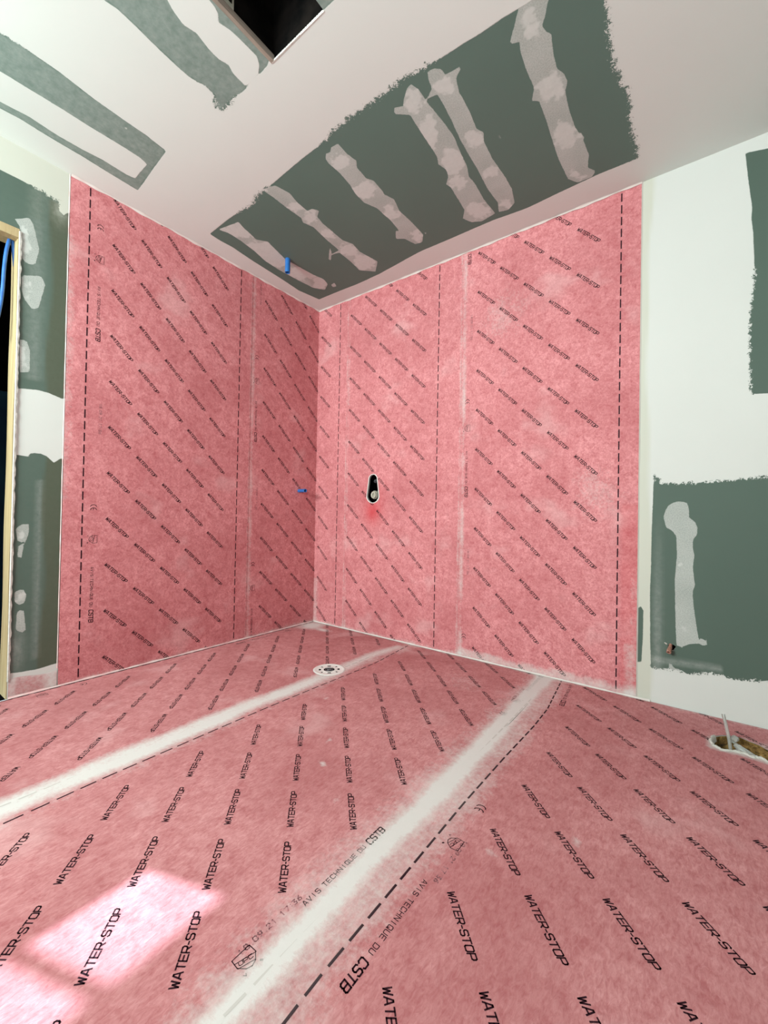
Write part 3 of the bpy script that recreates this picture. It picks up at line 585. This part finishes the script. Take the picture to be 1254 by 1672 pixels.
bead('ceiling_caulk', M_BEAD, (0.0052, -1.676, H-0.001), (0.0052, -0.005, H-0.001), (1, 0, 0), (0, 0, -1), 0.0045, 'thin white caulk line between the left pink wall and ceiling', 0.35)
bead('ceiling_caulk', M_BEAD, (0.005, -0.0042, H-0.001), (2.235, -0.0042, H-0.001), (0, -1, 0), (0, 0, -1), 0.0045, 'thin white caulk line between the right pink wall and ceiling', 0.35)
bead('edge_trim', M_PBEAD, (0.002, -1.679, 0.09), (0.002, -1.679, H), (1, 0, 0), (0, -1, 0), 0.0018, 'narrow pale tape edge running up the left side of the pink wall', 0.1)['category'] = 'tape'
bead('edge_trim', M_BEAD, (2.2345, -0.0008, 0.0), (2.2345, -0.0008, H), (0, -1, 0), (1, 0, 0), 0.0022, 'narrow pale filler edge running up the right side of the pink wall', 0.1)['category'] = 'tape'

# ------------------------------------------------------------------ floor drain
D = empty('floor_drain', (0.848, -0.678, 0.003), 'round white shower drain flange with dark centre beside the filled floor seam', 'drain')
bm = bmesh.new(); n = 64; prof = [(0.029, -0.030), (0.029, -0.001), (0.031, 0.0012), (0.038, 0.0012), (0.040, 0.0004), (0.072, 0.0004), (0.076, 0.0022), (0.085, 0.0022), (0.088, 0.0)]
rings = [[bm.verts.new((r_*math.cos(2*math.pi*i/n), r_*math.sin(2*math.pi*i/n), z_)) for i in range(n)] for r_, z_ in prof]
for a, b in zip(rings[:-1], rings[1:]):
    for i in range(n): bm.faces.new((a[i], b[i], b[(i+1) % n], a[(i+1) % n]))
fo = bmobj('flange', bm, M_WPL, D)
bm = bmesh.new(); bmesh.ops.create_circle(bm, cap_ends=True, segments=40, radius=0.0295, matrix=Matrix.Translation((0, 0, 0.0006)))
bmobj('waste_opening', bm, M_DARK, D, False)
bm = bmesh.new(); tube(bm, [(-0.028, 0, 0.0012), (0.028, 0, 0.0012)], 0.0022, 8); tube(bm, [(0, -0.028, 0.0012), (0, 0.028, 0.0012)], 0.0022, 8)
for r_ in (0.012, 0.021): tube(bm, [(r_*math.cos(a), r_*math.sin(a), 0.0012) for a in np.linspace(0, 2*math.pi, 25)], 0.0014, 6, cap=False)
bmobj('strainer', bm, M_MET, D)
for k in range(8):
    a0 = k*math.pi/4+0.78; bm = bmesh.new(); big = (k % 2 == 0)
    if big:
        pts = [(0.045, -.16), (0.058, -.20), (0.058, .20), (0.045, .16)]
    else: pts = [(0.050, -.07), (0.062, -.07), (0.062, .07), (0.050, .07)]
    vv = [bm.verts.new((r_*math.cos(a0+a), r_*math.sin(a0+a), 0.00085)) for r_, a in pts]; f = bm.faces.new(vv)
    g = bmesh.ops.extrude_face_region(bm, geom=[f]); bmesh.ops.translate(bm, vec=(0, 0, -0.0003), verts=[v for v in g['geom'] if isinstance(v, bmesh.types.BMVert)])
    bmobj('screw_slot', bm, M_DARK, D, False)

# ------------------------------------------------------------------ recess and pipes behind the keyhole cut-out
K = empty('mixer_supply_outlet', (0.59, 0.0, 1.05), 'keyhole shaped dark wall recess with white rim and capped pipe, in the right wall', 'pipe outlet')
bm = bmesh.new(); prev = None
for r_, y_ in ((1.0, 0.012), (1.0, -0.0028), (1.055, -0.0036), (1.10, -0.0036), (1.13, -0.0022)):
    ring = [bm.verts.new((0.59+(x-0.59)+(x-0.59)/np.hypot(x-.59, (z-1.05)*.45)*0.058*(r_-1), y_, z+(z-1.05)/abs(z-1.05+1e-6)*0.02*(r_-1)*2.0 if abs(z-1.05) > .03 else z)) for x, z in KEY]
    if prev:
        for i in range(len(KEY)): bm.faces.new((prev[i], prev[(i+1) % len(KEY)], ring[(i+1) % len(KEY)], ring[i]))
    prev = ring
bmesh.ops.recalc_face_normals(bm, faces=bm.faces[:]); rim = bmobj('cut_rim', bm, M_WPL)
bm = bmesh.new(); box(bm, 0.50, 0.68, 0.014, 0.12, 0.90, 1.20)
for f in [f for f in bm.faces if f.normal.y < -0.9]: bm.faces.remove(f)
rec = bmobj('recess', bm, M_DARK, smooth=False)
bm = bmesh.new(); tube(bm, [(0.605, 0.115, 1.008), (0.594, 0.012, 1.006)], 0.030, 28); body = bmobj('pipe_cap', bm, M_GPL)
bm = bmesh.new(); tube(bm, [(0.594, 0.014, 1.006), (0.5925, 0.001, 1.006)], [0.027, 0.025], 28, rin=0.012); cap = bmobj('pipe_plug', bm, M_GPL)
bm = bmesh.new(); tube(bm, curve_pts([(0.585, 0.11, 1.14), (0.583, 0.06, 1.125), (0.588, 0.03, 1.105)], 6), 0.007, 12); tube(bm, [(0.588, 0.034, 1.112), (0.588, 0.024, 1.100)], [0.011, 0.010], 12)
for q in range(4): tube(bm, [(0.606+0.009*math.cos(a), 0.04-a*.001, 1.125-q*.006+0.006*math.sin(a)) for a in np.linspace(0, 6.28, 13)], 0.0016, 6)
hose = bmobj('braided_hose_end', bm, M_MET); hose['label'] = 'dull metal hose end in the top of the recess'
under(K, rim, rec, body, cap, hose)

# ------------------------------------------------------------------ blue conduit stubs
bm = bmesh.new(); tube(bm, [(0.337, -0.606, H+0.02), (0.337, -0.606, H-0.088)], 0.0165, 24, rin=0.0130)
o = bmobj('conduit_stub', bm, M_BLUE); tag(o, 'short blue plastic conduit stub hanging down from the ceiling above the corner', 'conduit')
bm = bmesh.new(); tube(bm, [(-0.01, -0.178, 1.037), (0.088, -0.190, 1.037)], 0.0135, 24, rin=0.0105)
o = bmobj('conduit_stub', bm, M_BLUE); tag(o, 'short blue plastic conduit stub sticking out of the pink left wall near the corner', 'conduit')

# ------------------------------------------------------------------ copper stub low on the right wall
S = empty('copper_pipe_stub', (2.372, 0, 0.272), 'small pinched copper pipe stub low on the green board at the right', 'pipe')
bm = bmesh.new(); tube(bm, curve_pts([(2.366, 0.06, 0.276), (2.366, 0.0, 0.272), (2.364, -0.022, 0.266), (2.362, -0.036, 0.256)], 6), [0.0075]*7+[0.0085]*6+[0.0095]*6, 16, rin=0.006); a = bmobj('pipe', bm, M_COP)
bm = bmesh.new(); box(bm, 2.34, 2.40, 0.014, 0.08, 0.24, 0.30)
for f in [f for f in bm.faces if f.normal.y < -0.9]: bm.faces.remove(f)
b = bmobj('pipe_hole', bm, M_DARK, smooth=False)
bm = bmesh.new(); tube(bm, [(2.352, 0.002, 0.284), (2.344, -0.004, 0.290)], [0.004, 0.002], 8); c = bmobj('plaster_chip', bm, M_CORE)
under(S, a, b, c)

# ------------------------------------------------------------------ waste pipe hole in the floor
Wt = empty('waste_pipe_pit', (2.62, -0.25, 0.0), 'rough pit cut in the floor with brown foam, clear pipe offcuts and chipped white rim', 'floor pit')
bm = bmesh.new(); nx, ny = 46, 26; g = [[None]*(ny+1) for _ in range(nx+1)]
for i in range(nx+1):
    for j in range(ny+1):
        x = 2.47+0.42*i/nx; y = -0.45+0.36*j/ny
        g[i][j] = bm.verts.new((x, y, -0.045+0.010*math.sin(x*70+y*20)+0.008*math.sin(y*95-x*30)+0.006*math.sin(x*160+y*120)))
for i in range(nx):
    for j in range(ny): bm.faces.new((g[i][j], g[i+1][j], g[i+1][j+1], g[i][j+1]))
a = bmobj('foam_bed', bm, M_FOAM)
bm = bmesh.new(); rr = np.random.RandomState(4); hc = np.mean(HOLE, 0); H2 = HOLE+[HOLE[0]]; prev = None
front = list(range(19, len(HOLE)))+[0, 1, 2]
seq = []
for k, k2 in zip(front[:-1], front[1:]):
    for s in range(3): seq.append(tuple(np.array(HOLE[k])*(1-s/3)+np.array(HOLE[k2])*s/3))
for q in seq:
    q = np.array(q); d = q-hc; d = d/np.hypot(*d); wdt = 0.012+0.011*rr.rand()
    if q[0] < 2.545: wdt *= .6
    pr = [(-0.004, -0.014), (-0.001, 0.003), (0.25*wdt, 0.006+.004*rr.rand()), (0.6*wdt, 0.007+.003*rr.rand()), (wdt, 0.0035)]
    ring = [bm.verts.new((q[0]+d[0]*a_, q[1]+d[1]*a_, z_)) for a_, z_ in pr]
    if prev:
        for i in range(len(pr)-1): bm.faces.new((prev[i], prev[i+1], ring[i+1], ring[i]))
    prev = ring
bmesh.ops.recalc_face_normals(bm, faces=bm.faces[:]); b = bmobj('chipped_rim', bm, M_CORE)
bm = bmesh.new(); tube(bm, curve_pts([(2.575, -0.262, -0.035), (2.566, -0.240, 0.03), (2.551, -0.215, 0.098)], 5), 0.0058, 12, rin=0.0045); c = bmobj('plastic_straw', bm, M_CLEAR)
bm = bmesh.new(); tube(bm, [(2.585, -0.245, 0.004), (2.598, -0.250, -0.004), (2.640, -0.268, -0.022), (2.672, -0.285, -0.028)], [0.008, 0.012, 0.015, 0.012], 14, rin=0.012)
tube(bm, [(2.578, -0.238, 0.010), (2.590, -0.222, 0.020)], [0.010, 0.012], 10); d_ = bmobj('clear_pipe_offcut', bm, M_CLEAR)
bm = bmesh.new(); tube(bm, curve_pts([(2.60, -0.19, -0.035), (2.66, -0.215, -0.02), (2.76, -0.29, -0.025), (2.82, -0.34, -0.03)], 6), 0.020, 12); e_ = bmobj('foam_roll', bm, M_FOAM)
under(Wt, a, b, c, d_, e_)

# ------------------------------------------------------------------ doorway
Dn = empty('doorway_lining', (-0.05, DY1, 0), 'rough pale timber lining round the dark doorway at the left', 'door frame')
def plank(x0, x1, y0, y1, z0, z1):
    bm = bmesh.new(); box(bm, x0, x1, y0, y1, z0, z1)
    bmesh.ops.subdivide_edges(bm, edges=[e for e in bm.edges if (e.verts[0].co-e.verts[1].co).length > .3], cuts=24)
    for v in bm.verts: v.co.x += 0.0012*math.sin(v.co.z*13+v.co.y*9); v.co.y += 0.0012*math.sin(v.co.z*9+v.co.x*20)
    return bm
j1 = bmobj('jamb', plank(-0.115, -0.003, DY1-0.003, DY1+0.022, 0.0, DZ), M_WOOD); j2 = bmobj('jamb', plank(-0.115, -0.003, DY0-0.022, DY0+0.003, 0.0, DZ), M_WOOD)
hd = bmobj('lintel', plank(-0.115, -0.045, DY0, DY1, DZ-0.022, DZ+0.02), M_WOOD); hd2 = bmobj('lintel_batten', plank(-0.040, 0.003, DY0, DY1, DZ-0.030, DZ+0.010), M_WOOD)
bm = bmesh.new(); prev = None; rr = np.random.RandomState(2)       # torn board edge beside the jamb
for i in range(150):
    z = 0.08+(DZ-0.08)*i/149; wv_ = 0.004+0.003*abs(math.sin(i*.7))+0.003*rr.rand()
    ring = [bm.verts.new(q) for q in ((0.003, DY1-0.002, z), (0.007, DY1+0.001, z), (0.006, DY1+wv_, z), (0.0004, DY1+wv_+0.002, z))]
    if prev:
        for k in range(3): bm.faces.new((prev[k], prev[k+1], ring[k+1], ring[k]))
    prev = ring
bmesh.ops.recalc_face_normals(bm, faces=bm.faces[:]); te = bmobj('torn_board_edge', bm, M_CORE)
under(Dn, j1, j2, hd, hd2, te)
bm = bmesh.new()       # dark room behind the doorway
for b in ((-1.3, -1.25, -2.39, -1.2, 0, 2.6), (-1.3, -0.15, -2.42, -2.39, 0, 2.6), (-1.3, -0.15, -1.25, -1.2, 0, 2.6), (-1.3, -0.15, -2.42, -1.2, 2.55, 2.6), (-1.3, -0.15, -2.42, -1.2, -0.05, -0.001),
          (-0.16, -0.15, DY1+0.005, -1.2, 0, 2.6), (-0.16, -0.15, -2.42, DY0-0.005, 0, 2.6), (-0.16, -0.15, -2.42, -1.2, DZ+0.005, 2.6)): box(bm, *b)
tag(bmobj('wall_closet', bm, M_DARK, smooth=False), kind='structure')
bm = bmesh.new(); box(bm, -0.60, -0.57, -2.3, -1.62, 0.0, 1.50, 0.004)
o = bmobj('stored_panel', bm, M_NAVY); tag(o, 'dim dark blue panel standing inside the doorway', 'panel')
# blue cable looping out of the jamb
zc = -0.045
def onx(px, py, x):
    d = _f+_r*(px-627)/FPX-_u*(py-836)/FPX; q = CAM+d*((x-CAM[0])/d[0]); return tuple(q)
pts = [onx(24.5, 436, -0.075), onx(22.5, 415, -0.072), onx(20.5, 396, -0.068), onx(17.5, 389, -0.065), onx(13.5, 397, -0.062), onx(9.5, 415, -0.06), onx(6.5, 440, -0.06), onx(4.5, 468, -0.06), onx(1.5, 492, -0.06), onx(-3, 515, -0.06), onx(-10, 545, -0.06)]
bm = bmesh.new(); tube(bm, curve_pts(pts, 6), 0.0072, 14)
o = bmobj('blue_cable', bm, M_CBL); tag(o, 'bright blue cable looping out of the timber jamb in the doorway', 'cable')

# ------------------------------------------------------------------ ceiling hatch
Hh = empty('ceiling_hatch', (HX0, HY1, H), 'dark rectangular opening cut in the ceiling with timber edge', 'ceiling opening')
bm = bmesh.new()
for b in ((HX0-0.012, HX0-0.002, HY0, HY1+0.01, H+0.014, H+0.6), (HX1+0.002, HX1+0.012, HY0, HY1+0.01, H+0.014, H+0.6), (HX0-0.01, HX1+0.01, HY1+0.002, HY1+0.012, H+0.014, H+0.6), (HX0-0.01, HX1+0.01, HY0-0.012, HY0-0.002, H+0.014, H+0.6), (HX0-0.01, HX1+0.01, HY0-0.01, HY1+0.01, H+0.6, H+0.61)): box(bm, *b)
sh = bmobj('shaft', bm, M_DARK, smooth=False)
bm = bmesh.new(); box(bm, HX0-0.003, HX0+0.012, HY0, HY1, H-0.001, H+0.022, 0.001); bt = bmobj('batten', bm, M_GWOOD, smooth=False)
bm = bmesh.new(); prev = None
for i in range(60):
    x = HX0+(HX1-HX0)*i/59; o_ = 0.0 if x < 1.365 else 0.005
    wv_ = 0.0015+0.0015*abs(math.sin(i*1.3))
    ring = [bm.verts.new(q) for q in ((x, HY1+0.002, H-0.0008), (x, HY1-wv_+o_*.3, H-0.0012), (x, HY1-wv_-.001, H+0.0045), (x, HY1+0.002, H+0.0055))]
    if prev:
        for k in range(3): bm.faces.new((prev[k], prev[k+1], ring[k+1], ring[k]))
    prev = ring
bmesh.ops.recalc_face_normals(bm, faces=bm.faces[:]); pe = bmobj('cut_board_edge', bm, M_CORE)
bm = bmesh.new(); box(bm, HX0+0.002, HX0+0.006, -1.78, -1.575, H+0.03, H+0.115); vb = bmobj('printed_card', bm, M_GPL, smooth=False)
bm = bmesh.new()
for y in (-1.625, -1.69, -1.755): box(bm, HX0+0.0055, HX0+0.0075, y, y+0.042, H+0.045, H+0.10)
vc = bmobj('card_window', bm, M_DARK, smooth=False)
under(Hh, sh, bt, pe, vb, vc)
